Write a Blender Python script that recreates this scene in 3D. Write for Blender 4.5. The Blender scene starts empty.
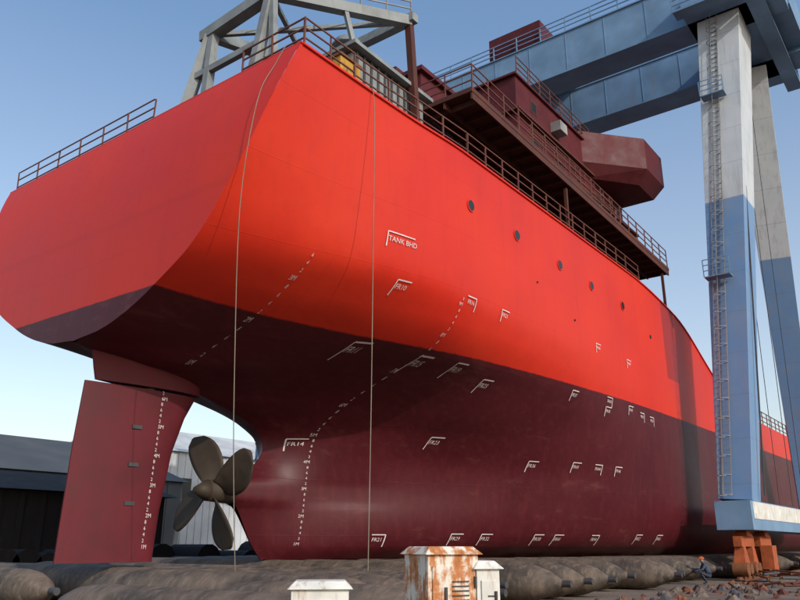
import bpy, bmesh, math, random
from mathutils import Vector, Matrix
random.seed(7)
E = 1.7          # eye height
CX = -22.0       # ship centreline x
scene = bpy.context.scene

# ---------------------------------------------------------------- materials
def newmat(name):
    m = bpy.data.materials.new(name); m.use_nodes = True
    nt = m.node_tree; nt.nodes.clear()
    o = nt.nodes.new('ShaderNodeOutputMaterial'); b = nt.nodes.new('ShaderNodeBsdfPrincipled')
    nt.links.new(b.outputs[0], o.inputs[0])
    return m, nt, b
def mathn(nt, op, a, b=None, clamp=False):
    n = nt.nodes.new('ShaderNodeMath'); n.operation = op; n.use_clamp = clamp
    for i, v in enumerate((a, b)):
        if v is None: continue
        if isinstance(v, (int, float)): n.inputs[i].default_value = v
        else: nt.links.new(v, n.inputs[i])
    return n.outputs[0]
def mixc(nt, f, a, b, mode='MIX'):
    n = nt.nodes.new('ShaderNodeMix'); n.data_type = 'RGBA'; n.blend_type = mode
    if isinstance(f, (int, float)): n.inputs[0].default_value = f
    else: nt.links.new(f, n.inputs[0])
    for i, v in ((6, a), (7, b)):
        if isinstance(v, (tuple, list)): n.inputs[i].default_value = (*v, 1)
        else: nt.links.new(v, n.inputs[i])
    return n.outputs[2]
def noise(nt, vec, scale, detail=5, rough=.55):
    n = nt.nodes.new('ShaderNodeTexNoise'); n.inputs['Scale'].default_value = scale
    n.inputs['Detail'].default_value = detail; n.inputs['Roughness'].default_value = rough
    nt.links.new(vec, n.inputs['Vector']); return n.outputs[0]
def mapping(nt, vec, sc):
    n = nt.nodes.new('ShaderNodeMapping'); n.inputs['Scale'].default_value = sc
    nt.links.new(vec, n.inputs[0]); return n.outputs[0]
def maprange(nt, v, a, b, c=0., d=1.):
    n = nt.nodes.new('ShaderNodeMapRange'); nt.links.new(v, n.inputs[0])
    for i, q in enumerate((a, b, c, d)): n.inputs[i+1].default_value = q
    return n.outputs[0]
def bump(nt, b, h, strength=.2, dist=.02):
    n = nt.nodes.new('ShaderNodeBump'); n.inputs['Strength'].default_value = strength
    n.inputs['Distance'].default_value = dist
    nt.links.new(h, n.inputs['Height']); nt.links.new(n.outputs[0], b.inputs['Normal'])
def obj_co(nt):
    t = nt.nodes.new('ShaderNodeTexCoord'); return t.outputs['Object']

def paint(name, col, rough=.5, dirt=(.12, .06, .03), dirt_amt=.35, scale=1.2, var=.25, metal=0., streak=True):
    m, nt, b = newmat(name); co = obj_co(nt)
    n1 = noise(nt, co, scale, 6); n2 = noise(nt, mapping(nt, co, (2.5, 2.5, .35) if streak else (2, 2, 2)), scale*1.5, 6, .65)
    c = mixc(nt, maprange(nt, n1, .3, .7, 0, 1), tuple(x*(1-var) for x in col), tuple(min(1, x*(1+var*.6)) for x in col))
    f = mathn(nt, 'MULTIPLY', maprange(nt, n2, .55, .78), dirt_amt)
    c = mixc(nt, f, c, dirt)
    nt.links.new(c, b.inputs['Base Color'])
    nt.links.new(maprange(nt, n1, .3, .7, rough-.08, rough+.12), b.inputs['Roughness'])
    b.inputs['Metallic'].default_value = metal; b.inputs['Specular IOR Level'].default_value = .32
    bump(nt, b, n1, .15, .02)
    return m

M = {}
M['maroon'] = paint('maroon_paint', (.085, .0085, .012), .6)
M['brown'] = paint('brown_primer', (.085, .026, .018), .65, dirt_amt=.6)
M['rudder'] = paint('rudder_paint', (.098, .0085, .0145), .6, dirt=(.055, .012, .012), dirt_amt=.7, scale=.8)
M['grey'] = paint('grey_steel', (.22, .24, .24), .5, dirt_amt=.7)
M['dgrey'] = paint('dark_steel', (.06, .06, .065), .5)
M['rail'] = paint('rail_primer', (.14, .05, .035), .6)
M['railgrey'] = paint('rail_grey', (.25, .25, .25), .55)
M['yellow'] = paint('yellow_paint', (.5, .27, .04), .5, dirt_amt=.8)
M['white'] = paint('white_paint', (.66, .65, .6), .5, dirt=(.25, .1, .04), dirt_amt=.9, scale=2.2)
M['mark'] = paint('white_marking', (.62, .54, .53), .7, dirt=(.3, .1, .1), dirt_amt=.35, scale=4, var=.15)
M['bronze'] = paint('bronze', (.052, .038, .027), .65, dirt=(.022, .02, .018), dirt_amt=.9, metal=.1, scale=2.5)
M['glass'] = paint('dark_glass', (.02, .022, .025), .15, dirt_amt=0)
M['blue'] = paint('crane_blue', (.15, .26, .40), .5, dirt=(.2, .17, .14), dirt_amt=.45, scale=.5)
M['orange'] = paint('orange_paint', (.36, .085, .028), .7, dirt=(.09, .04, .025), dirt_amt=1., scale=2.5)
M['rust'] = paint('rust', (.18, .07, .03), .85, dirt=(.06, .03, .02), dirt_amt=.8, scale=4)
M['rope'] = paint('rope', (.22, .19, .14), .9)
M['wallgrey'] = paint('tent_cladding', (.5, .52, .53), .7, scale=.2)
M['roofgrey'] = paint('shed_roof', (.07, .078, .085), .7, scale=.2)
M['black'] = paint('black_tarp', (.018, .018, .02), .8, dirt=(.05, .045, .04), dirt_amt=.5)

def hull_mat():
    m, nt, b = newmat('hull_paint'); co = obj_co(nt)
    s = nt.nodes.new('ShaderNodeSeparateXYZ'); nt.links.new(co, s.inputs[0])
    X, Y, Z = s.outputs
    aft = maprange(nt, Y, 21., 12.3, 0, .5)
    fwd = mathn(nt, 'MULTIPLY', mathn(nt, 'SUBTRACT', Y, 22.), .008)
    fwd = mathn(nt, 'MAXIMUM', fwd, 0.)
    line = mathn(nt, 'ADD', mathn(nt, 'ADD', aft, fwd), 6.65+E)
    wob = mathn(nt, 'MULTIPLY', mathn(nt, 'SUBTRACT', noise(nt, co, 3., 3), .5), .05)
    d = mathn(nt, 'ADD', mathn(nt, 'SUBTRACT', Z, line), wob)
    top = maprange(nt, d, -.02, .02)
    big = noise(nt, co, .22, 4); fine = noise(nt, co, 5., 8, .65)
    stk = noise(nt, mapping(nt, co, (3, 1.6, .12)), 1.5, 6, .6)
    red = mixc(nt, maprange(nt, big, .3, .7), (.52, .018, .007), (.60, .030, .008))
    red = mixc(nt, mathn(nt, 'MULTIPLY', maprange(nt, stk, .5, .78), .25), red, (.36, .014, .009))
    mar = mixc(nt, maprange(nt, big, .3, .7), (.056, .0043, .0085), (.078, .0067, .0115))
    mar = mixc(nt, mathn(nt, 'MULTIPLY', maprange(nt, stk, .5, .75), .5), mar, (.115, .015, .019))
    # scuffed patches and dust low on the shell
    sc = noise(nt, mapping(nt, co, (1, .25, 1.6)), 1.1, 7, .7)
    mar = mixc(nt, mathn(nt, 'MULTIPLY', maprange(nt, sc, .58, .7), .35), mar, (.15, .05, .045))
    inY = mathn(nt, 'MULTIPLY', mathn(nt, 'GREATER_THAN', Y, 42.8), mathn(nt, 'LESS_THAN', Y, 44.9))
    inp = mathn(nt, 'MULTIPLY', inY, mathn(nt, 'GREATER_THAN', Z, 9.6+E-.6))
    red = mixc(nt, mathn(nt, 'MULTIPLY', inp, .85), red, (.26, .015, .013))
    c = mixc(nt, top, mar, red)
    c = mixc(nt, mathn(nt, 'MULTIPLY', maprange(nt, fine, .5, .72), .06), c, (.2, .09, .07))
    cb = nt.nodes.new('ShaderNodeCombineXYZ'); nt.links.new(Y, cb.inputs[0]); nt.links.new(Z, cb.inputs[1])
    br = nt.nodes.new('ShaderNodeTexBrick'); br.inputs['Scale'].default_value = 1.
    br.inputs['Brick Width'].default_value = 6.2; br.inputs['Row Height'].default_value = 2.05
    br.inputs['Mortar Size'].default_value = .018; br.inputs['Mortar Smooth'].default_value = .8
    br.offset = .37
    nt.links.new(cb.outputs[0], br.inputs['Vector'])
    seam = br.outputs['Fac']
    c = mixc(nt, mathn(nt, 'MULTIPLY', seam, .12), c, mixc(nt, 1., c, (.55, .5, .5), 'MULTIPLY'))
    nt.links.new(c, b.inputs['Base Color'])
    r = mathn(nt, 'ADD', maprange(nt, big, .3, .7, .40, .52), mathn(nt, 'MULTIPLY', fine, .08))
    nt.links.new(r, b.inputs['Roughness']); b.inputs['Specular IOR Level'].default_value = .32
    h = mathn(nt, 'ADD', mathn(nt, 'MULTIPLY', seam, .25), mathn(nt, 'MULTIPLY', noise(nt, mapping(nt, co, (.6, .9, .9)), .9, 2), 1.4))
    bump(nt, b, h, .32, .03)
    return m
M['hull'] = hull_mat()

def crane_mat():
    m, nt, b = newmat('crane_leg_paint'); co = obj_co(nt)
    s = nt.nodes.new('ShaderNodeSeparateXYZ'); nt.links.new(co, s.inputs[0])
    f = maprange(nt, s.outputs[2], 21.4, 21.5)
    n1 = noise(nt, co, .7, 6); st = noise(nt, mapping(nt, co, (2, 2, .15)), 1.4, 6, .65)
    c = mixc(nt, f, (.12, .24, .44), (.52, .55, .57))
    c = mixc(nt, mathn(nt, 'MULTIPLY', maprange(nt, st, .5, .75), .5), c, (.22, .2, .18))
    c = mixc(nt, mathn(nt, 'MULTIPLY', maprange(nt, n1, .4, .7), .25), c, (.26, .31, .37))
    fr = mathn(nt, 'FRACT', mathn(nt, 'MULTIPLY', s.outputs[2], .42)); ln = mathn(nt, 'LESS_THAN', fr, .012)
    c = mixc(nt, mathn(nt, 'MULTIPLY', ln, .5), c, (.12, .13, .15))
    nt.links.new(c, b.inputs['Base Color']); b.inputs['Roughness'].default_value = .5
    return m
M['leg'] = crane_mat()

def rubber():
    m, nt, b = newmat('airbag_rubber'); co = obj_co(nt)
    n1 = noise(nt, co, 1.3, 7, .65); n2 = noise(nt, mapping(nt, co, (2.5, 1, 1)), 3., 7, .7)
    c = mixc(nt, maprange(nt, n1, .35, .65), (.045, .036, .03), (.16, .118, .086))
    c = mixc(nt, mathn(nt, 'MULTIPLY', maprange(nt, n2, .5, .72), .6), c, (.26, .195, .14))
    nt.links.new(c, b.inputs['Base Color']); b.inputs['Roughness'].default_value = .75
    s = nt.nodes.new('ShaderNodeSeparateXYZ'); nt.links.new(co, s.inputs[0])
    rib = mathn(nt, 'SINE', mathn(nt, 'MULTIPLY', s.outputs[0], 21.))
    bump(nt, b, mathn(nt, 'ADD', n1, mathn(nt, 'MULTIPLY', rib, .06)), .5, .05); return m
M['rubber'] = rubber()

def rustbox():
    m, nt, b = newmat('rusty_white_paint'); co = obj_co(nt)
    n1 = noise(nt, co, 3.2, 8, .7); n2 = noise(nt, mapping(nt, co, (6, 6, 1.1)), 1.6, 6, .65)
    f = mathn(nt, 'ADD', mathn(nt, 'MULTIPLY', n1, .55), mathn(nt, 'MULTIPLY', n2, .5))
    c = mixc(nt, maprange(nt, f, .485, .56), (.62, .58, .50), (.42, .15, .04))
    c = mixc(nt, maprange(nt, f, .58, .68), c, (.12, .045, .02))
    nt.links.new(c, b.inputs['Base Color']); b.inputs['Roughness'].default_value = .7
    bump(nt, b, f, .5, .02); return m
M['rustbox'] = rustbox()

def ground_mat():
    m, nt, b = newmat('yard_dirt'); co = obj_co(nt)
    n1 = noise(nt, co, .25, 8, .65); n2 = noise(nt, co, 3., 8, .7)
    c = mixc(nt, maprange(nt, n1, .35, .65), (.09, .07, .055), (.2, .16, .125))
    c = mixc(nt, mathn(nt, 'MULTIPLY', maprange(nt, n2, .45, .7), .6), c, (.12, .075, .055))
    nt.links.new(c, b.inputs['Base Color']); b.inputs['Roughness'].default_value = .95
    bump(nt, b, mathn(nt, 'ADD', n1, n2), .8, .08); return m
M['ground'] = ground_mat()

# ---------------------------------------------------------------- mesh builder
class MB:
    def __init__(s): s.v = []; s.f = []; s.m = []; s.mats = []; s.sm = []
    def mi(s, k):
        if k not in s.mats: s.mats.append(k)
        return s.mats.index(k)
    def add(s, vs, fs, k, smooth=False):
        o = len(s.v); s.v += [tuple(v) for v in vs]; i = s.mi(k)
        for f in fs: s.f.append([a+o for a in f]); s.m.append(i); s.sm.append(smooth)
    def hexa(s, p, k):
        s.add(p, [(3, 2, 1, 0), (4, 5, 6, 7), (0, 1, 5, 4), (1, 2, 6, 5), (2, 3, 7, 6), (3, 0, 4, 7)], k)
    def box(s, x0, x1, y0, y1, z0, z1, k):
        s.hexa([(x0, y0, z0), (x1, y0, z0), (x1, y1, z0), (x0, y1, z0), (x0, y0, z1), (x1, y0, z1), (x1, y1, z1), (x0, y1, z1)], k)
    def beam(s, a, b, w, h, k, w2=None, h2=None, up=(0, 0, 1)):
        a = Vector(a); b = Vector(b); d = (b-a).normalized(); u = Vector(up)
        if abs(d.dot(u)) > .98: u = Vector((0, 1, 0))
        r = d.cross(u).normalized(); u = r.cross(d).normalized()
        w2 = w if w2 is None else w2; h2 = h if h2 is None else h2
        P = []
        for c, ww, hh in ((a, w, h), (b, w2, h2)):
            for sx, sy in ((-1, -1), (1, -1), (1, 1), (-1, 1)): P.append(c+r*sx*ww/2+u*sy*hh/2)
        s.hexa(P, k)
    def cyl(s, a, b, r, k, n=10, r2=None, smooth=True):
        a = Vector(a); b = Vector(b); d = (b-a).normalized(); u = Vector((0, 0, 1))
        if abs(d.dot(u)) > .98: u = Vector((0, 1, 0))
        p = d.cross(u).normalized(); q = p.cross(d); r2 = r if r2 is None else r2
        vs = []
        for c, rr in ((a, r), (b, r2)):
            for i in range(n):
                t = 2*math.pi*i/n; vs.append(c+p*math.cos(t)*rr+q*math.sin(t)*rr)
        s.add(vs, [(i, (i+1) % n, n+(i+1) % n, n+i) for i in range(n)], k, smooth)
        s.add(vs[:n], [list(range(n))], k); s.add(vs[n:], [list(range(n))[::-1]], k)
    def rail(s, pts, k, h=1.05, step=1.5, r=.03, rails=3):
        pts = [Vector(p) for p in pts]
        for a, b in zip(pts[:-1], pts[1:]):
            L = (b-a).length; n = max(1, round(L/step))
            for i in range(n+1):
                p = a.lerp(b, i/n); s.beam(p, p+Vector((random.uniform(-.03, .03), random.uniform(-.03, .03), h)), r*2, r*2, k)
            for j in range(rails):
                z = Vector((0, 0, h*(j+1)/rails)); s.beam(a+z, b+z, r*1.7, r*1.7, k)
    def obj(s, name, parent=None, bevel=0):
        me = bpy.data.meshes.new(name); me.from_pydata(s.v, [], s.f)
        for k in s.mats: me.materials.append(M[k])
        me.polygons.foreach_set('material_index', s.m); me.polygons.foreach_set('use_smooth', s.sm)
        me.update(); bm = bmesh.new(); bm.from_mesh(me)
        bmesh.ops.recalc_face_normals(bm, faces=bm.faces); bm.to_mesh(me); bm.free()
        o = bpy.data.objects.new(name, me); scene.collection.objects.link(o)
        if parent: o.parent = parent
        if bevel:
            b = o.modifiers.new('b', 'BEVEL'); b.width = bevel; b.segments = 2; b.limit_method = 'ANGLE'
        return o
def empty(name, loc=(0, 0, 0)):
    e = bpy.data.objects.new(name, None); e.location = loc; scene.collection.objects.link(e); return e

# ---------------------------------------------------------------- hull form
def pchip_slopes(x, y):
    n = len(x)
    if n == 2:
        d = (y[1]-y[0])/(x[1]-x[0]); return [d, d]
    h = [x[i+1]-x[i] for i in range(n-1)]; dl = [(y[i+1]-y[i])/h[i] for i in range(n-1)]
    m = [0]*n
    for i in range(1, n-1):
        if dl[i-1]*dl[i] <= 0: m[i] = 0
        else:
            w1 = 2*h[i]+h[i-1]; w2 = h[i]+2*h[i-1]; m[i] = (w1+w2)/(w1/dl[i-1]+w2/dl[i])
    def end(h0, h1, d0, d1):
        s = ((2*h0+h1)*d0-h0*d1)/(h0+h1)
        if s*d0 <= 0: return 0
        if d0*d1 <= 0 and abs(s) > 3*abs(d0): return 3*d0
        return s
    m[0] = end(h[0], h[1], dl[0], dl[1]); m[-1] = end(h[-1], h[-2], dl[-1], dl[-2])
    return m
def pchip(x, y, m, t):
    if t <= x[0]: return y[0]
    if t >= x[-1]: return y[-1]
    i = 0
    while t > x[i+1]: i += 1
    h = x[i+1]-x[i]; s = (t-x[i])/h
    return (y[i]*(1+2*s)*(1-s)**2+m[i]*h*s*(1-s)**2+y[i+1]*s*s*(3-2*s)+m[i+1]*h*s*s*(s-1))
class PC:
    def __init__(s, pts): s.x = [p[0] for p in pts]; s.y = [p[1] for p in pts]; s.m = pchip_slopes(s.x, s.y)
    def __call__(s, t): return pchip(s.x, s.y, s.m, t)
HK = [-.5, 0, 1, 2, 3, 4, 5, 6, 6.6, 7.5, 8.5, 10, 12, 14.2]
ST = {
 15.6: [0, 0, 0, 0, 0, 0, 0, 2.1, 3.8, 5.7, 7.0, 7.6, 8.1, 8.5],
 18.5: [0, 0, 0, 0, 0, 0, .6, 3.6, 5.3, 7.0, 8.0, 8.3, 8.5, 8.6],
 21.6: [.5, .9, 1.1, 1.2, 1.3, 1.6, 3.0, 5.4, 7.0, 8.1, 8.6, 8.75, 8.8, 8.8],
 26.0: [2.2, 3.0, 3.4, 3.5, 3.8, 4.6, 5.9, 7.1, 7.8, 8.4, 8.7, 8.8, 8.8, 8.8],
 31.0: [3.6, 5.0, 5.6, 5.9, 6.2, 6.8, 7.4, 8.0, 8.3, 8.6, 8.78, 8.8, 8.8, 8.8],
 38.0: [5.5, 7.0, 7.6, 7.9, 8.1, 8.3, 8.5, 8.65, 8.7, 8.78, 8.8, 8.8, 8.8, 8.8],
 46.0: [7.2, 8.1, 8.65, 8.8, 8.8, 8.8, 8.8, 8.8, 8.8, 8.8, 8.8, 8.8, 8.8, 8.8],
 92.0: [7.4, 8.3, 8.8, 8.8, 8.8, 8.8, 8.8, 8.8, 8.8, 8.8, 8.8, 8.8, 8.8, 8.8],
 102.: [4.5, 5.5, 6.2, 6.6, 6.8, 7.0, 7.2, 7.4, 7.5, 7.6, 7.7, 7.8, 8, 8.1],
 109.: [1.2, 2, 2.4, 2.6, 2.8, 3.2, 3.6, 4.0, 4.3, 4.6, 5, 5.4, 6, 6.4],
 114.: [.03]*14}
SY = sorted(ST); SP = [PC(list(zip(HK, ST[y]))) for y in SY]
Y0 = PC([(-.5, 20.7), (0, 20.2), (.6, 19.8), (1.3, 19.3), (1.55, 19.0), (2.2, 19.0), (2.5, 19.5), (3, 20.2), (3.5, 20.5), (4, 20.4), (4.4, 19.8), (4.9, 18.3), (5.3, 16.7), (5.5, 15.6), (5.8, 14), (6.1, 12.3), (14.2, 13.4)])
HB0 = PC([(-.5, 0.02), (1.3, .1), (1.6, .38), (2.15, .38), (2.5, .1), (3, 0), (6.1, 0), (6.2, 1.2), (6.4, 2.1), (6.8, 3.2), (7.2, 4.0), (8.1, 5.5), (9.7, 6.8), (11, 7.5), (14.2, 8.4)])
_c = {}
def wl(H):
    k = round(H*50)
    if k not in _c:
        H = k/50; a = Y0(H); P = [(a, HB0(H))]
        for y, sp in zip(SY, SP):
            if y > a+.9: P.append((y, sp(H)))
        _c[k] = PC(P)
    return _c[k]
def hb(H, y): 
    f = H*50; k = math.floor(f); t = f-k
    return wl(k/50)(y)*(1-t)+wl((k+1)/50)(y)*t if t > .01 else wl(k/50)(y)
TOP = PC([(12, 14.0), (22, 13.85), (38, 13.85), (45.5, 13.2), (46.6, 12.95), (52, 10.9), (57, 9.15), (92, 9.2), (96, 9.3), (97, 12.2), (114, 13)])
ship = empty('cargo_ship')

rows = [-.5, -.4, -.25, -.1, 0, .2, .4, .6, .8, 1, 1.2, 1.35, 1.5, 1.65, 1.8, 1.95, 2.1, 2.25, 2.4, 2.6, 2.8, 3.0, 3.25, 3.5, 3.75, 4.0, 4.2]
h = 4.3
while h < 7.51: rows.append(round(h, 3)); h += .08 if h < 6.5 else .15
rows = [r for r in rows if r < 7.5]+[7.5]
NT = 26
for i in range(1, NT+1): rows.append(7.5+(14.0-7.5)*i/NT)
def colpos(a, b):
    out = []; n1 = 70
    for i in range(n1): out.append(a+(32-a)*((i/n1)**1.35))
    y = 32
    while y < 44: out.append(y); y += .6
    while y < 58: out.append(y); y += .35
    while y < 114: out.append(y); y += 1.5
    out.append(114); return out
grid = []
for H in rows:
    a = Y0(H); r = []
    for y in colpos(a, 114):
        Hh = H
        if H > 7.5: Hh = 7.5+(TOP(y)-7.5)*(H-7.5)/6.5
        r.append((hb(min(Hh, 14.2), y), y, Hh+E))
    grid.append(r)
nR, nC = len(grid), len(grid[0])
for side in (1, -1):
    b = MB(); vs = [(CX+side*p[0], p[1], p[2]) for r in grid for p in r]
    fs = [(i*nC+j, i*nC+j+1, (i+1)*nC+j+1, (i+1)*nC+j) for i in range(nR-1) for j in range(nC-1)]
    b.add(vs, fs, 'hull', True); b.obj('hull_shell_stbd' if side == 1 else 'hull_shell_port', ship)
b = MB()   # flat bottom
vs = []
for p in grid[0]: vs += [(CX-p[0], p[1], p[2]), (CX+p[0], p[1], p[2])]
b.add(vs, [(2*i, 2*i+1, 2*i+3, 2*i+2) for i in range(nC-1)], 'hull'); b.obj('hull_bottom', ship)
b = MB(); vs = []; fs = []   # transom
tr = [6.1, 6.14, 6.2, 6.3, 6.4]+[6.4+(14-6.4)*i/40 for i in range(1, 41)]
for H in tr:
    for j in range(9): 
        t = -1+j/4; vs.append((CX+t*HB0(H), Y0(H), H+E))
for i in range(len(tr)-1):
    for j in range(8): fs.append((i*9+j, i*9+j+1, (i+1)*9+j+1, (i+1)*9+j))
b.add(vs, fs, 'hull'); b.obj('transom', ship)
# decks
b = MB(); ys = [13.5+i*(45-13.5)/20 for i in range(21)]
vs = []
for y in ys: w = hb(13.0, y)-.05; vs += [(CX-w, y, 13.0+E), (CX+w, y, 13.0+E)]
b.add(vs, [(2*i, 2*i+1, 2*i+3, 2*i+2) for i in range(20)], 'brown')
ys = [45+i*(113.5-45)/40 for i in range(41)]; vs = []
for y in ys: w = hb(8, y)-.05; vs += [(CX-w, y, 8.1+E), (CX+w, y, 8.1+E)]
b.add(vs, [(2*i, 2*i+1, 2*i+3, 2*i+2) for i in range(40)], 'brown')
b.box(CX-8.7, CX+8.7, 44.8, 45, 8+E, 12.9+E, 'maroon')
for y in range(52, 92, 13): b.box(CX-6, CX+6, y, y+11, 8.1+E, 9.6+E, 'brown')
b.obj('decks', ship)

# hull top edge moulding
b = MB()
prev = None
for y in [13.4+i*.8 for i in range(54)]:
    w = hb(min(TOP(y), 14.2), y); p = (CX+w+.0, y, TOP(y)+E+.03)
    if prev: 
        b.beam(prev, p, .14, .07, 'hull'); b.beam((2*CX-prev[0], prev[1], prev[2]), (2*CX-p[0], p[1], p[2]), .14, .07, 'hull')
    prev = p
b.beam((CX-8.4, 13.4, 14.03+E), (CX+8.4, 13.4, 14.03+E), .14, .07, 'hull')
b.obj('gunwale', ship)

# port holes & fittings
b = MB()
for y, H in ((21.9, 11.85), (25.4, 11.85), (29.3, 11.75), (32.7, 11.72), (36.6, 11.7)):
    x = CX+hb(H, y)
    b.cyl((x-.1, y, H+E), (x+.04, y, H+E), .25, 'hull', 20); b.cyl((x-.1, y, H+E), (x+.05, y, H+E), .20, 'glass', 20)
for y, H, r in ((40.5, 10.9, .1), (30.5, 9.5, .05), (27, 10.3, .04)):
    b.cyl((CX+hb(H, y)-.1, y, H+E), (CX+hb(H, y)+.05, y, H+E), r, 'glass', 12)
b.obj('portholes', ship)

# rudder
def rud(y, ya, yb, T):
    t = max(0, min(1, (yb-y)/(yb-ya)))
    return T*(2.97*math.sqrt(t)-1.26*t-3.516*t*t+2.843*t**3-1.036*t**4)/2*1.0
RS = [(-.5, 12.6, 15.9), (1, 12.65, 16.0), (3, 12.72, 16.3), (4.2, 12.8, 16.7), (4.95, 12.85, 17.1)]
b = MB(); n = 24; vs = []; fs = []
for H, ya, yb in RS:
    ring = []
    for i in range(n+1):
        y = yb-(yb-ya)*(1-math.cos(math.pi*i/n))/2; ring.append((y, rud(y, ya, yb, .62)+.03))
    for y, x in ring: vs.append((CX+x, y, H+E))
    for y, x in reversed(ring): vs.append((CX-x, y, H+E))
k = 2*(n+1)
for i in range(len(RS)-1):
    for j in range(k): fs.append((i*k+j, i*k+(j+1) % k, (i+1)*k+(j+1) % k, (i+1)*k+j))
b.add(vs, fs, 'rudder', True); b.add(vs[:k], [list(range(k))], 'rudder'); b.add(vs[-k:], [list(range(k))], 'rudder')
for H in (1.2, 2.4, 3.6):
    b.box(CX+.26, CX+.36, 14.5, 14.85, H+E, H+E+.12, 'dgrey')
b.obj('rudder', ship)
b = MB(); vs = []; fs = []
HS = [(5.03, 13.2, 17.25), (5.4, 13.1, 17.3), (6.3, 12.9, 17.6)]
for H, ya, yb in HS:
    for i in range(n+1):
        y = yb-(yb-ya)*(1-math.cos(math.pi*i/n))/2; vs.append((CX+rud(y, ya, yb, .8)+.04, y, H+E))
    for i in range(n, -1, -1):
        y = yb-(yb-ya)*(1-math.cos(math.pi*i/n))/2; vs.append((CX-rud(y, ya, yb, .8)-.04, y, H+E))
for i in range(2):
    for j in range(k): fs.append((i*k+j, i*k+(j+1) % k, (i+1)*k+(j+1) % k, (i+1)*k+j))
b.add(vs, fs, 'rudder', True); b.add(vs[:k], [list(range(k))], 'rudder')
b.cyl((CX, 15.2, 4.9+E), (CX, 15.2, 5.1+E), .2, 'dgrey', 14)
b.obj('rudder_horn', ship)

# propeller
b = MB(); py, pz = 18.3, 1.85+E
b.cyl((CX, 17.95, pz), (CX, 19.05, pz), .34, 'bronze', 20, .4); b.cyl((CX, 17.45, pz), (CX, 17.95, pz), .08, 'bronze', 20, .34)
for q in range(4):
    ang = math.radians(-18+90*q); R = 2.3; nr = 12; nc = 8; vs = []; fs = []
    for i in range(nr+1):
        r = .3+(R-.3)*i/nr; t = i/nr
        ch = 1.5*math.sin(math.pi*min(1, (.16+.84*t)))**.5*(.55+.6*t) if t < 1 else .12
        pitch = math.atan2(2.6, 2*math.pi*r)
        for j in range(nc+1):
            c = (j/nc-.5)*ch; th = ang+(c*math.cos(pitch))/r*1.0-.25*t*t; yy = py+c*math.sin(pitch)-.12*t
            vs.append((CX+r*math.sin(th), yy, pz+r*math.cos(th)))
    for i in range(nr):
        for j in range(nc): fs.append((i*(nc+1)+j, i*(nc+1)+j+1, (i+1)*(nc+1)+j+1, (i+1)*(nc+1)+j))
    b.add(vs, fs, 'bronze', True)
o = b.obj('propeller', ship); s = o.modifiers.new('s', 'SOLIDIFY'); s.thickness = .05; s.offset = 0

# ---------------------------------------------------------------- markings
def text_mesh(body, size):
    c = bpy.data.curves.new('t', 'FONT'); c.body = body; c.size = size; c.align_x = 'LEFT'; c.resolution_u = 2
    o = bpy.data.objects.new('t', c); scene.collection.objects.link(o)
    dg = bpy.context.evaluated_depsgraph_get(); dg.update(); me = bpy.data.meshes.new_from_object(o.evaluated_get(dg))
    bm = bmesh.new(); bm.from_mesh(me); bmesh.ops.triangulate(bm, faces=bm.faces)
    vs = [v.co.copy() for v in bm.verts]; fs = [[v.index for v in f.verts] for f in bm.faces]; bm.free()
    bpy.data.objects.remove(o); bpy.data.curves.remove(c); bpy.data.meshes.remove(me); return vs, fs
mk = MB(); cache = {}
def stamp(body, size, y, H, ysc=1.):
    if (body, size) not in cache: cache[(body, size)] = text_mesh(body, size)
    vs, fs = cache[(body, size)]
    mk.add([(CX+hb(H+v.y, y+v.x*ysc)+.04, y+v.x*ysc, H+v.y+E) for v in vs], fs, 'mark')
def strip(y0, H0, y1, H1, w):
    n = 4; vs = []
    d = Vector((y1-y0, H1-H0)); nn = Vector((-d.y, d.x)).normalized()*w/2
    for i in range(n+1):
        t = i/n; y = y0+d.x*t; H = H0+d.y*t
        for s in (-1, 1): vs.append((CX+hb(H+nn.y*s, y+nn.x*s)+.04, y+nn.x*s, H+nn.y*s+E))
    mk.add(vs, [(2*i, 2*i+1, 2*i+3, 2*i+2) for i in range(n)], 'mark')
def bracket(y, H, flip=False, txt='TUG'):
    S = .2 if H < 7 or len(txt) < 6 else .24
    stamp(txt, S, y, H)
    L = S*len(txt)*.66
    strip(y-.04, H+S*1.25, y+L*.8+.08, H+S*1.25, .04)
    xe = y-.04 if flip else y+L*.8+.08
    strip(xe, H+S*1.25, xe, H-.2, .04)
for y, H, t in ((17.9, 9.35, 'TANK BHD'), (18.7, 8.0, 'FR10'), (21.9, 8.15, 'FR16'), (24.2, 8.2, 'FR21'), (23.4, 6.2, 'FR19'), (25.3, 5.9, 'FR23'),
                (19.2, 6.35, 'FR11'), (21.7, 6.2, 'FR15'), (21.0, 3.65, 'FR14'), (25.5, 3.9, 'FR23'), (32.7, 8.65, 'FR40'), (36.5, 8.6, 'FR47'),
                (31.0, 6.25, 'FR37'), (34.2, 6.4, 'FR43'), (34.2, 5.95, 'FR43'), (36.6, 6.3, 'FR47'), (38.0, 6.15, 'FR50'), (39.3, 6.1, 'FR53'),
                (30.4, 3.25, 'FR36'), (33.0, 3.35, 'FR41'), (34.5, 3.35, 'FR44'), (36.1, 3.35, 'FR46'),
                (24.3, .15, 'FR21'), (27.6, .2, 'FR29'), (29.0, .2, 'FR32'), (31.8, .2, 'FR38'), (33.0, .2, 'FR41'), (35.4, .2, 'FR44'), (39.0, .25, 'FR52'), (41, .25, 'FR56')):
    bracket(y, H, txt=t, flip=random.random() < .6)
def draft(yst, H0, H1):
    H = H0; i = 0
    while H < H1:
        if i % 5 == 0: stamp(str(int(i/5)+1)+'M', .16, yst-.12, H)
        else: stamp(str((i*2) % 10), .135, yst, H)
        H += .2; i += 1
draft(21.6, 0.0, 8.3); draft(15.6, 5.75, 8.4)
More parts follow.
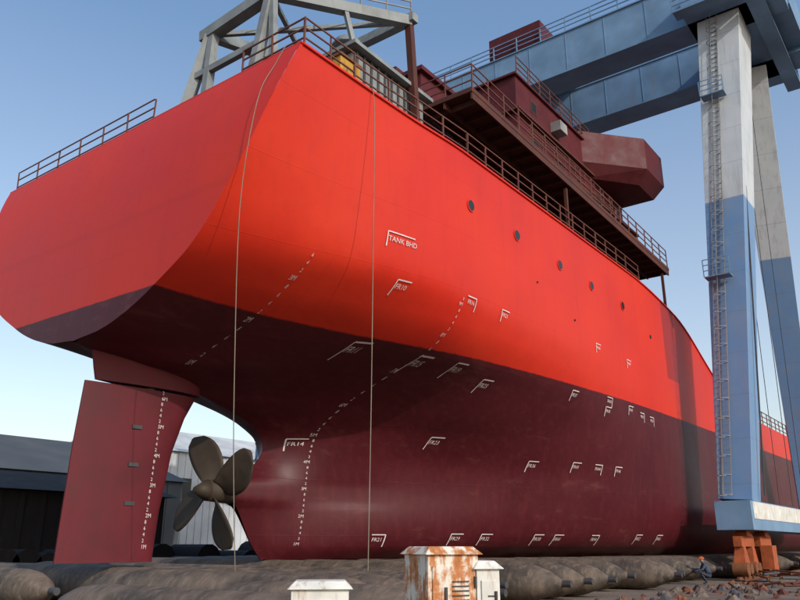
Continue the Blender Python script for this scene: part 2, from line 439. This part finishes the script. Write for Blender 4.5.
for i in range(28):
    H = -.1+i*.19
    vs, fs = cache[(str((i*2) % 10), .135)] if (i % 5) and (str((i*2) % 10), .135) in cache else text_mesh(str(i//5+1)+'M', .15)
    ya, yb = 12.7+H*.05, 16.0+H*.2
    mk.add([(CX+rud(15.4+v.x+.03*H, ya, yb, .62)+.06, 15.25+v.x*1.2+.05*H, H+v.y*1.2+E) for v in vs], fs, 'mark')
mk.obj('hull_markings', ship)

# ---------------------------------------------------------------- rails on ship
b = MB()
pts = []
for y in (15.8, 17.5, 19, 22.0, 26, 30, 34, 38, 40): pts.append((CX+hb(13.8, y)-.12, y, TOP(y)+E))
b.rail(pts, 'rail', 1.1, 1.5, .025)
b.rail([(2*CX-p[0], p[1], p[2]) for p in pts], 'rail', 1.1, 1.5, .025)
b.rail([(CX-8.3, 13.55, 14+E), (CX+1, 13.55, 14+E)], 'rail', 1.05, 1.6, .022)
b.rail([(CX+5.6, 13.55, 14+E), (CX+8.3, 13.55, 14+E), (CX+8.35, 15.8, 14+E)], 'rail', 1.05, 1.3, .025)
b.rail([(CX+8.7, 57, 9.1+E), (CX+8.7, 92, 9.1+E)], 'rail', 1.1, 1.5, .03)
b.obj('deck_railings', ship)

# ---------------------------------------------------------------- superstructure
def sh(y): return .45-(y-22.2)*.75/23
b = MB()
for sx in (1, -1):
    xo, xi = CX+sx*8.85, CX+sx*6.4
    def slab(xa, xb, ya, yb, za, zb, k):
        xa, xb = min(xa, xb), max(xa, xb)
        b.hexa([(xa, ya, za+E+sh(ya)), (xb, ya, za+E+sh(ya)), (xb, yb, za+E+sh(yb)), (xa, yb, za+E+sh(yb)), (xa, ya, zb+E+sh(ya)), (xb, ya, zb+E+sh(ya)), (xb, yb, zb+E+sh(yb)), (xa, yb, zb+E+sh(yb))], k)
    slab(xo, xi, 22.2, 45.2, 16.4, 16.6, 'brown')
    for i in range(24):
        y = 22.7+i*.97; slab(xo-sx*.1, xi, y, y+.08, 16.15, 16.398, 'brown')
    slab(xo-sx*.02, xo-sx*.1, 22.25, 45.15, 16.1, 16.396, 'brown')
    slab(xo-sx*1.3, xo-sx*1.38, 22.25, 45.15, 16.12, 16.396, 'brown')
    for y in (31, 44.5): b.beam((CX+sx*8.6, y, 13.0+E), (CX+sx*8.6, y, 16.2+E), .14, .14, 'brown')
b.box(CX-6.4, CX+6.4, 22.2, 45.0, 13.02+E, 16.25+E, 'maroon')
b.box(CX-6.3, CX+6.3, 22.3, 44.9, 16.25+E, 17.0+E, 'maroon')
b.box(CX-6.0, CX+6.0, 31.5, 46, 16.2+E, 19.2+E, 'maroon')
b.box(CX-6.9, CX+6.9, 31.2, 46.2, 19.2+E, 19.35+E, 'brown')
b.box(CX-6.0, CX+6.0, 31.5, 46, 19.35+E, 21.6+E, 'maroon')
b.box(CX-6.3, CX+6.3, 31.2, 46.2, 21.6+E, 21.72+E, 'brown')
b.box(CX-6.0, CX+6.0, 31.5, 46, 21.72+E, 23.8+E, 'maroon')
b.box(CX-6.15, CX+6.15, 31.3, 46.4, 23.8+E, 23.92+E, 'maroon')
for y in (33.2, 36, 38.8, 41.6):
    for z in (17.6, 20.2, 22.5):
        if z > 22 and y > 38: continue
        b.box(CX+6.0, CX+6.03, y, y+.6, z+E, z+.6+E, 'glass'); b.box(CX+6.0, CX+6.025, y-.08, y+.68, z-.08+E, z+.68+E, 'brown')
for y in (24, 27, 30, 33.5, 37, 40.5): b.box(CX+6.4, CX+6.43, y, y+.75, 13.2+E, 15.2+E, 'brown')
b.box(CX+6.0, CX+6.6, 35.6, 36.5, 22.3+E, 22.9+E, 'railgrey')
b.obj('deckhouse', ship)
b = MB()  # bridge wings
for sx in (1, -1):
    plan = [(5.9, 39.8), (8.8, 43.2), (8.8, 46.4), (5.9, 46.4)]
    planb = [(5.9, 40.6), (8.1, 43.5), (8.1, 46.2), (5.9, 46.2)]
    lo = [(CX+sx*x, y, 21.5+E) for x, y in planb]; mid = [(CX+sx*x, y, 22.3+E) for x, y in plan]; hi = [(CX+sx*x, y, 24.4+E) for x, y in plan]
    b.hexa(lo+mid, 'maroon'); b.hexa([(p[0], p[1], p[2]+.004) for p in mid]+hi, 'maroon')
b.box(CX-5.9, CX+5.9, 41, 46.4, 23.95+E, 24.4+E, 'maroon')
b.obj('bridge_wings', ship)
b = MB()
xo = CX+8.8
b.rail([(xo, 22.3, 16.6+E+sh(22.3)), (xo, 45.1, 16.6+E+sh(45.1))], 'rail', 1.1, 1.3, .025)
b.rail([(CX+6.3, 22.3, 17.05+E), (xo, 22.3, 17.05+E)], 'rail', 1.1, 1.3, .025)
b.rail([(CX-6, 22.4, 17.0+E), (CX+6.3, 22.4, 17.0+E)], 'rail', 1.1, 1.3, .025)
b.rail([(CX+6.8, 31.3, 19.35+E), (CX+6.8, 42, 19.35+E)], 'rail', 1.05, 1.3, .025)
b.rail([(CX+6.1, 31.5, 23.92+E), (CX+6.1, 41, 23.92+E)], 'rail', 1.05, 1.3, .025)
b.beam((CX+8.3, 38, 16.4+E), (CX+7.2, 41.5, 19.3+E), .08, .2, 'rail'); b.beam((CX+8.3, 38.7, 16.4+E), (CX+7.2, 42.2, 19.3+E), .08, .2, 'rail')
b.obj('upper_railings', ship)
b = MB()  # funnel casing & aft deck gear
b.box(CX+2.5, CX+6, 22.8, 27.5, 17.0+E, 19.2+E, 'maroon')
b.box(CX+2.3, CX+6.2, 22.6, 27.7, 19.2+E, 19.4+E, 'maroon')
b.box(CX-3, CX+3, 25, 30.5, 17.0+E, 22+E, 'maroon')
for i in range(9): b.box(CX+3, CX+5.8, 22.55, 22.8, 17.1+i*.22+E, 17.2+i*.22+E, 'railgrey')
b.box(CX+4.3, CX+7.0, 17.3, 21.5, 13.0+E, 16.6+E, 'grey')
for i in range(10): b.box(CX+4.25, CX+7.05, 17.4+i*.4, 17.5+i*.4, 13.6+E, 16.7+E, 'dgrey')
b.box(CX+3.6, CX+7.3, 17.0, 21.8, 16.7+E, 16.85+E, 'grey')
b.cyl((CX+5.6, 18.5, 16.85+E), (CX+5.6, 18.5, 18+E), .4, 'grey', 16); b.cyl((CX+5.6, 18.5, 18+E), (CX+5.6, 18.5, 18.3+E), .65, 'grey', 16, .5)
b.obj('funnel_casing', ship)
b = MB()  # stern gantry frame
def P(x, y, H): return (CX+x, y, H+E)
b.beam(P(1.2, 14.2, 13.0), P(2.0, 14.9, 18.0), .34, .36, 'grey'); b.beam(P(2.9, 14.2, 13.0), P(2.2, 14.9, 18.0), .28, .3, 'grey')
b.beam(P(5.0, 14.2, 13.0), P(5.2, 14.9, 18.3), .3, .34, 'grey'); b.beam(P(6.2, 14.4, 13.0), P(5.3, 14.9, 18.3), .22, .22, 'grey')
b.beam(P(2, 20.6, 13.0), P(2, 20.2, 19.4), .3, .3, 'grey'); b.beam(P(7.3, 20.8, 13.0), P(7.3, 20.2, 19.4), .26, .26, 'brown')
b.beam(P(2.0, 14.9, 18.1), P(2.0, 20.2, 19.5), .34, .4, 'grey'); b.beam(P(5.2, 14.9, 18.4), P(7.3, 20.2, 19.5), .34, .42, 'grey')
b.beam(P(1.6, 14.9, 18.1), P(5.5, 14.9, 18.4), .42, .42, 'grey'); b.beam(P(1.6, 20.2, 19.6), P(7.6, 20.2, 19.6), .36, .36, 'grey')
b.beam(P(1.7, 14.6, 16.2), P(5.1, 14.6, 16.2), .2, .24, 'grey')
b.beam(P(2, 14.9, 18.1), P(7.3, 20.2, 19.5), .16, .16, 'grey'); b.beam(P(5.2, 14.9, 18.3), P(2, 20.2, 19.5), .16, .16, 'grey')
b.beam(P(6.3, 17.5, 19.0), P(6.6, 18.2, 16.2), .16, .16, 'grey')
b.rail([P(5.3, 15, 18.65), P(7.4, 20.2, 19.75)], 'railgrey', 1.0, 1.2, .025)
b.obj('stern_gantry', ship)
b = MB()
b.box(CX+7.0, CX+7.9, 15.6, 16.6, 13.0+E, 15.1+E, 'yellow'); b.box(CX+6.95, CX+7.95, 15.55, 16.65, 15.1+E, 15.2+E, 'rust')
b.cyl(P(-1.5, 14.9, 14.0), P(.7, 14.9, 14.0), .55, 'dgrey', 20); b.box(CX-1.8, CX-1.5, 14.2, 15.3, 13.0+E, 14.8+E, 'brown'); b.box(CX+.7, CX+1.0, 14.3, 15.3, 13.0+E, 14.8+E, 'brown')
for x in (-6, -5.2): b.cyl(P(x, 14, 13.0), P(x, 14, 14.4), .22, 'brown', 14)
b.obj('mooring_gear', ship)

# ---------------------------------------------------------------- gantry crane
crane = empty('gantry_crane')
b = MB()
G1, G2 = 47.0, 54.5
for side, xb, xt in ((1, -10.6, -8.4), (-1, -42, -43.5)):
    b.beam((xb, 44.2, 2.2+E), (xt, 47.6, 33.2+E), 1.7, 1.8, 'leg', 2.6, 3.2)
    b.beam((xb, 64.6, 2.2+E), (xt, 53.9, 33.2+E), 1.5, 1.7, 'leg', 2.4, 2.4)
    b.box(xb-.9, xb+.9, 42.6, 67.0, .75+E, 2.2+E, 'blue')
    b.box(xb+.9, xb+.93, 43, 66.5, 1.3+E, 2.15+E, 'white')
    b.box(xt-1.9, xt+1.9, 44.6, 57, 33.2+E, 35.2+E, 'blue')
b.obj('legs', crane, .03)
b = MB()
for y in (G1, G2):
    b.box(-48, -4.5, y-1.1, y+1.1, 33.3+E, 36.6+E, 'blue')
    for x in range(-46, -5, 3): b.box(x, x+.06, y-1.13, y-1.1, 33.35+E, 36.55+E, 'blue')
    b.box(-48, -4.5, y-1.2, y+1.2, 36.6+E, 36.7+E, 'blue'); b.box(-48, -4.5, y-1.2, y+1.2, 33.2+E, 33.3+E, 'blue')
b.box(-6.2, -4.4, G1+1.1, G2-1.1, 33.6+E, 36.3+E, 'blue')
b.box(-25.5, -21, G1-1, G2+1, 36.9+E, 38.8+E, 'maroon')
b.obj('girders', crane)
b = MB()
b.rail([(-47.5, G1-1.15, 36.7+E), (-4.6, G1-1.15, 36.7+E)], 'blue', 1.2, 2, .04)
b.rail([(-47.5, G2-1.15, 36.7+E), (-4.6, G2-1.15, 36.7+E)], 'blue', 1.2, 2, .04)
b.box(-10.6, -5.6, 43.6, 44.6, 32.9+E, 33.05+E, 'blue'); b.rail([(-10.6, 43.65, 33.05+E), (-5.6, 43.65, 33.05+E), (-5.6, 57.8, 33.05+E)], 'blue', 1.2, 1.3, .04)
b.box(-6.5, -5.5, 44.6, 58, 32.9+E, 33.05+E, 'blue')
A = Vector((-10.9, 43.1, 2.5+E)); Bv = Vector((-8.7, 45.95, 33+E))
for s in (-.22, .22): b.beam(A+Vector((s, 0, 0)), Bv+Vector((s, 0, 0)), .05, .05, 'railgrey')
for i in range(90):
    p = A.lerp(Bv, i/90); b.beam(p+Vector((-.22, 0, 0)), p+Vector((.22, 0, 0)), .03, .03, 'railgrey')
    if i % 3 == 0:
        q = [p+Vector((.34*math.sin(t), -.36-.36*math.cos(t), 0)) for t in [k*math.pi/4-math.pi for k in range(9)]]
        for u, v in zip(q[:-1], q[1:]): b.beam(u, v, .03, .03, 'railgrey')
for dx, dy in ((-.33, -.4), (0, -.72), (.33, -.4)): b.beam(A+Vector((dx, dy, 0)), Bv+Vector((dx, dy, 0)), .025, .025, 'railgrey')
for i in (2, 4):
    p = A.lerp(Bv, i/5); b.box(p.x-.7, p.x+.7, p.y-.8, p.y, p.z-.06, p.z, 'blue'); b.rail([(p.x-.7, p.y-.8, p.z), (p.x+.7, p.y-.8, p.z)], 'blue', 1, .7, .025)
b.beam((-9.4, 44.6, 2.5+E), (-7.4, 46.4, 33+E), .08, .08, 'dgrey')
for x, y in ((-9.6, 49), (-9.3, 51), (-9.2, 54)): b.beam((x, y, 2.2+E), (x+.8, y-.5, 33+E), .035, .035, 'dgrey')
b.obj('walkways', crane)
b = MB()
for x in (-10.6, -42):
    for y in (44.0, 48, 61.5, 65.4):
        b.beam((x, y-1.3, 1.9), (x, y+1.3, 1.9), .4, .5, 'orange')
        b.hexa([(x-.35, y-.6, 2.15), (x+.35, y-.6, 2.15), (x+.35, y+.6, 2.15), (x-.35, y+.6, 2.15), (x-.25, y-.3, .75+E), (x+.25, y-.3, .75+E), (x+.25, y+.3, .75+E), (x-.25, y+.3, .75+E)], 'orange')
        for d in (-.9, .9):
            b.hexa([(x-.3, y+d-.55, .6), (x+.3, y+d-.55, .6), (x+.3, y+d+.55, .6), (x-.3, y+d+.55, .6), (x-.22, y+d-.2, 1.65), (x+.22, y+d-.2, 1.65), (x+.22, y+d+.2, 1.65), (x-.22, y+d+.2, 1.65)], 'orange')
            b.cyl((x-.36, y+d-.3, .55), (x+.36, y+d-.3, .55), .34, 'rust', 16); b.cyl((x-.36, y+d+.4, .55), (x+.36, y+d+.4, .55), .3, 'rust', 16)
    b.box(x-.06, x+.06, 42, 110, .02, .2, 'rust')
    b.box(x+.3, x+.9, 46, 47, .5, 1.7, 'orange')
b.obj('bogies', crane)

# ---------------------------------------------------------------- airbags
def airbag(y, x0, x1, r=.6, z=.6, rz=1.0):
    n = 28; prof = [(x0, .12), (x0+.25, .14), (x0+.3, .2), (x0+.7, .6), (x0+1.2, .88), (x0+1.7, .98)] + [(x0+2+(x1-x0-4)*k/8, 1) for k in range(9)] + [(x1-1.7, .98), (x1-1.2, .88), (x1-.7, .6), (x1-.3, .2), (x1-.25, .14), (x1, .12)]
    b = MB(); vs = []; fs = []
    for x, k in prof:
        for j in range(n):
            t = 2*math.pi*j/n; vs.append((x, r*k*math.cos(t)*1.1, r*k*math.sin(t)*rz))
    for a in range(len(prof)-1):
        for j in range(n): fs.append((a*n+j, a*n+(j+1) % n, (a+1)*n+(j+1) % n, (a+1)*n+j))
    b.add(vs, fs, 'rubber', True); b.add(vs[-n:], [list(range(n))], 'dgrey'); b.add(vs[:n], [list(range(n))], 'dgrey')
    b.cyl((x1-.3, 0, 0), (x1+.02, 0, 0), .1, 'dgrey', 12)
    o = b.obj('launching_airbag'); o.location = (0, y, z); o.rotation_euler = (0, 0, random.uniform(-.03, .03)); return o
airbag(8.7, -15.8, -5.2, .50, .50); airbag(10.5, -12.6, -6.2, .55, .55); airbag(12.3, -19.0, -9.0, .58, .58)
airbag(11.8, -30, -20.0, .55, .55)
y = 14.2
while y < 96:
    airbag(y, -34+random.uniform(-.6, .6), (-10.3 if y < 18 else -11.0)+random.uniform(-.8, .8), .6 if y > 19 else .54, .6 if y > 19 else .54); y += random.uniform(1.75, 2.3)

# ---------------------------------------------------------------- cabinets
def cabinet(name, x, y, rot, w, d, h, mat, side):
    e = empty(name, (x, y, 0)); e.rotation_euler = (0, 0, rot)
    b = MB(); b.box(-w/2, w/2, -d/2, d/2, .08, h, mat)
    b.box(-w/2+.05, w/2-.05, -d/2-.02, -d/2, .2, h-.12, mat); b.box(-w/2-.03, w/2+.03, -d/2, d/2, 0, .08, 'rust')
    b.obj('body', e, .008)
    b = MB(); b.hexa([(-w/2-.05, -d/2-.05, h), (w/2+.05, -d/2-.05, h), (w/2+.05, d/2+.05, h), (-w/2-.05, d/2+.05, h), (-w/2+.04, -d/2+.04, h+.09), (w/2-.04, -d/2+.04, h+.09), (w/2-.04, d/2-.04, h+.09), (-w/2+.04, d/2-.04, h+.09)], side)
    b.obj('lid', e, .01)
    b = MB()
    b.beam((-w*.18, -d/2-.03, h-.35), (-w*.18, -d/2-.03, h-.55), .03, .03, 'dgrey')
    for z in (.35, h-.3): b.cyl((w/2-.06, -d/2-.03, z-.06), (w/2-.06, -d/2-.03, z+.06), .018, 'dgrey', 8)
    for i in range(5): b.box(-w*.05, w*.28, -d/2-.03, -d/2-.02, h-.3-i*.05, h-.285-i*.05, 'dgrey')
    b.obj('fittings', e); return e
cabinet('rusty_electrical_cabinet', -5.33, 7.91, math.radians(62), .66, .62, 1.6, 'rustbox', 'rustbox')
cabinet('white_electrical_cabinet', -4.99, 8.26, math.radians(50), .28, .5, 1.44, 'white', 'white')
cabinet('white_distribution_box', -6.5, 7.1, math.radians(42), .66, .5, 1.22, 'white', 'white')

# ---------------------------------------------------------------- ropes
def rope(pts, r, name='mooring_rope'):
    c = bpy.data.curves.new(name, 'CURVE'); c.dimensions = '3D'; c.bevel_depth = r; s = c.splines.new('POLY')
    P4 = [PC([(i, p[k]) for i, p in enumerate(pts)]) for k in range(3)]; N = 24
    s.points.add(N)
    for i in range(N+1):
        t = (len(pts)-1)*i/N; s.points[i].co = (P4[0](t), P4[1](t), P4[2](t), 1)
    c.materials.append(M['rope']); o = bpy.data.objects.new(name, c); scene.collection.objects.link(o)
rope([(-14.2, 13.28, 14.12+E), (-14.25, 12.95, 13.3+E), (-14.3, 12.45, 12+E), (-14.45, 12.2, 9+E), (-14.8, 12.7, 4+E), (-15.3, 13.7, 0.02)], .012)
rope([(-13.42, 16.4, 14.0+E), (-13.3, 16.4, 12.5+E), (-13.3, 16.4, 6+E), (-13.2, 16.2, .02)], .013)

# ---------------------------------------------------------------- worker (crouching by the airbags)
def workermat(shirt):
    m, nt, b = newmat('work_clothes'); co = obj_co(nt); s = nt.nodes.new('ShaderNodeSeparateXYZ'); nt.links.new(co, s.inputs[0]); z = s.outputs[2]
    c = mixc(nt, mathn(nt, 'GREATER_THAN', z, .52), (.03, .035, .06), shirt); c = mixc(nt, mathn(nt, 'GREATER_THAN', z, 1.0), c, (.35, .2, .14))
    nt.links.new(c, b.inputs['Base Color']); b.inputs['Roughness'].default_value = .9; return m
def worker(x, y, rot, shirt, helmet):
    e = empty('worker', (x, y, 0)); e.rotation_euler = (0, 0, rot)
    V = [(0, .12, .36), (0, .05, .58), (0, -.1, .82), (0, -.15, .95), (0, -.19, 1.06), (0, -.2, 1.13),
         (.1, .08, .36), (.17, -.32, .5), (.15, -.08, .1), (.16, -.24, .05), (-.1, .08, .34), (-.18, -.3, .46), (-.16, .0, .1), (-.18, -.17, .05),
         (.18, -.1, .86), (.25, -.25, .66), (.16, -.48, .6), (.14, -.56, .58), (-.18, -.1, .86), (-.26, -.22, .62), (-.15, -.45, .5), (-.12, -.53, .47)]
    Ed = [(0, 1), (1, 2), (2, 3), (3, 4), (4, 5), (0, 6), (6, 7), (7, 8), (8, 9), (0, 10), (10, 11), (11, 12), (12, 13), (2, 14), (14, 15), (15, 16), (16, 17), (2, 18), (18, 19), (19, 20), (20, 21)]
    R = [.16, .15, .15, .06, .095, .085, .1, .08, .05, .045, .1, .08, .05, .045, .07, .05, .04, .035, .07, .05, .04, .035]
    me = bpy.data.meshes.new('body'); me.from_pydata(V, Ed, []); o = bpy.data.objects.new('body', me); scene.collection.objects.link(o); o.parent = e
    o.modifiers.new('s', 'SKIN'); me.skin_vertices[0].data[0].use_root = True
    for i, r in enumerate(R): me.skin_vertices[0].data[i].radius = (r, r*.85)
    o.modifiers.new('u', 'SUBSURF').levels = 1; me.materials.append(workermat(shirt))
    b = MB(); n = 14; vs = []; fs = []
    for k in range(5):
        t = k/4*math.pi/2
        for j in range(n): a = 2*math.pi*j/n; vs.append((.13*math.cos(t)*math.cos(a), -.2+.15*math.cos(t)*math.sin(a)-(.04 if k == 0 and math.sin(a) < 0 else 0), 1.11+.12*math.sin(t)))
    for k in range(4):
        for j in range(n): fs.append((k*n+j, k*n+(j+1) % n, (k+1)*n+(j+1) % n, (k+1)*n+j))
    b.add(vs, fs, helmet, True); b.obj('helmet', e)
worker(-10.9, 37.9, -1., (.04, .06, .1), 'orange')

# ---------------------------------------------------------------- debris on the yard
b = MB()
for i in range(420):
    y = random.uniform(20, 72); x = -10.0+random.uniform(-.6, 6)*(y/45); r = random.uniform(.05, .26)
    if abs(x+10.6) < .9 and y > 40: continue
    n = 6; vs = [(x+r*random.uniform(.6, 1.3)*math.cos(2*math.pi*k/n), y+r*random.uniform(.6, 1.3)*math.sin(2*math.pi*k/n), 0) for k in range(n)]+[(x+r*.4*math.cos(2*math.pi*k/n), y+r*.4*math.sin(2*math.pi*k/n), r*random.uniform(.4, .9)) for k in range(n)]
    b.add(vs, [(k, (k+1) % n, n+(k+1) % n, n+k) for k in range(n)]+[list(range(n, 2*n))], random.choice(['rust', 'ground', 'dgrey', 'brown', 'rubber']))
for i in range(45):
    y = random.uniform(30, 56); x = -9.6+random.uniform(-.2, 5); a = random.uniform(0, 3.1); l = random.uniform(.6, 2.4)
    z = random.uniform(.05, .4); b.cyl((x, y, z), (x+l*math.cos(a), y+l*math.sin(a), z+random.uniform(-.05, .2)), random.uniform(.03, .06), random.choice(['rust', 'brown', 'dgrey', 'brown']), 8)
b.obj('scrap_pile')

# ---------------------------------------------------------------- background buildings
def shed(name, x0, x1, y0, y1, h, rise, wall, roof):
    e = empty(name); b = MB(); xm = (x0+x1)/2
    b.box(x0, x1, y0, y1, 0, h, wall)
    n = int((y1-y0)/1.2)
    for i in range(n): b.box(x1, x1+.12, y0+i*1.2, y0+i*1.2+.3, 0, h, wall)
    for i in range(int((y1-y0)/8)): b.box(x1+.12, x1+.18, y0+2+i*8, y0+6+i*8, h*.55, h*.75, 'glass')
    b.obj('walls', e)
    b = MB(); o = .6
    b.add([(x0-o, y0-o, h), (xm, y0-o, h+rise), (x1+o, y0-o, h), (x1+o, y1+o, h), (xm, y1+o, h+rise), (x0-o, y1+o, h)], [(0, 1, 4, 5), (1, 2, 3, 4), (0, 2, 1), (3, 5, 4), (0, 5, 3, 2)], roof)
    b.obj('roof', e)
shed('warehouse', -110, -78, 5, 60, 9.0, 5.5, 'roofgrey', 'roofgrey')
shed('white_tent_hall', -115, -88, 63, 150, 14, 5, 'wallgrey', 'wallgrey')
shed('dark_storage_shed', -52, -42, 6, 31, 4.6, 1.4, 'black', 'black')
b = MB()
for i in range(40):
    y = 8+i*1.1; h = random.uniform(.8, 2.0); b.cyl((-39-random.uniform(0, 2), y, h/2), (-37.4, y, h/2), h/2, 'black', 14)
b.obj('rubber_fender_stack')
b = MB(); tx, ty = -70, 66
for dx, dy in ((-1, -1), (1, -1), (1, 1), (-1, 1)): b.beam((tx+dx, ty+dy, 0), (tx+dx*.8, ty+dy*.8, 18), .22, .22, 'blue')
for k in range(9):
    z = k*1.95
    for p, q in (((-1, -1), (1, -1)), ((1, -1), (1, 1)), ((1, 1), (-1, 1)), ((-1, 1), (-1, -1))):
        b.beam((tx+p[0], ty+p[1], z), (tx+q[0], ty+q[1], z+1.95), .12, .12, 'blue'); b.beam((tx+p[0], ty+p[1], z+1.95), (tx+q[0], ty+q[1], z+1.95), .12, .12, 'blue')
b.box(tx-1.4, tx+1.4, ty-1.4, ty+1.4, 18, 19.6, 'blue'); b.beam((tx, ty, 18.6), (tx+9, ty+12, 22), .5, .6, 'blue')
b.obj('tower_crane')

# ---------------------------------------------------------------- ground, sky, sun, camera
b = MB(); b.add([(-1500, -1500, 0), (1500, -1500, 0), (1500, 1500, 0), (-1500, 1500, 0)], [(0, 1, 2, 3)], 'ground'); b.obj('ground')
w = bpy.data.worlds.new('World'); scene.world = w; w.use_nodes = True; nt = w.node_tree
sky = nt.nodes.new('ShaderNodeTexSky'); sky.sky_type = 'NISHITA'; sky.sun_disc = False
tos = Vector((.9, -.29, 0)).normalized(); el = math.radians(29)
sky.sun_elevation = el; sky.sun_rotation = math.atan2(tos.x, tos.y); sky.dust_density = 2.; sky.ozone_density = 1.6; sky.air_density = 1.2
tc = nt.nodes.new('ShaderNodeTexCoord'); sp = nt.nodes.new('ShaderNodeSeparateXYZ'); nt.links.new(tc.outputs['Generated'], sp.inputs[0])
haze = mixc(nt, maprange(nt, sp.outputs[2], 0., .6), (1.9, 1.65, 1.45), (.2, .5, 1.0))
nt.links.new(mixc(nt, 1., sky.outputs[0], haze, 'ADD'), nt.nodes['Background'].inputs[0]); nt.nodes['Background'].inputs[1].default_value = .15
L = bpy.data.lights.new('sun', 'SUN'); L.energy = 2.7; L.angle = math.radians(.5); L.color = (1, .94, .86)
lo = bpy.data.objects.new('sun', L); scene.collection.objects.link(lo)
d = Vector((tos.x*math.cos(el), tos.y*math.cos(el), math.sin(el))); lo.rotation_euler = (-d).to_track_quat('-Z', 'Y').to_euler()
cam = bpy.data.cameras.new('camera'); cam.sensor_width = 36; cam.lens = 36*760/800; cam.clip_end = 5000; cam.clip_start = .1
co = bpy.data.objects.new('camera', cam); scene.collection.objects.link(co); co.location = (0, 0, E)
th = math.radians(17.9); f = Vector((-.6*math.cos(th), .8*math.cos(th), math.sin(th)))
co.rotation_euler = f.to_track_quat('-Z', 'Y').to_euler(); scene.camera = co
scene.view_settings.view_transform = 'Standard'; scene.view_settings.look = 'None'; scene.view_settings.exposure = 0
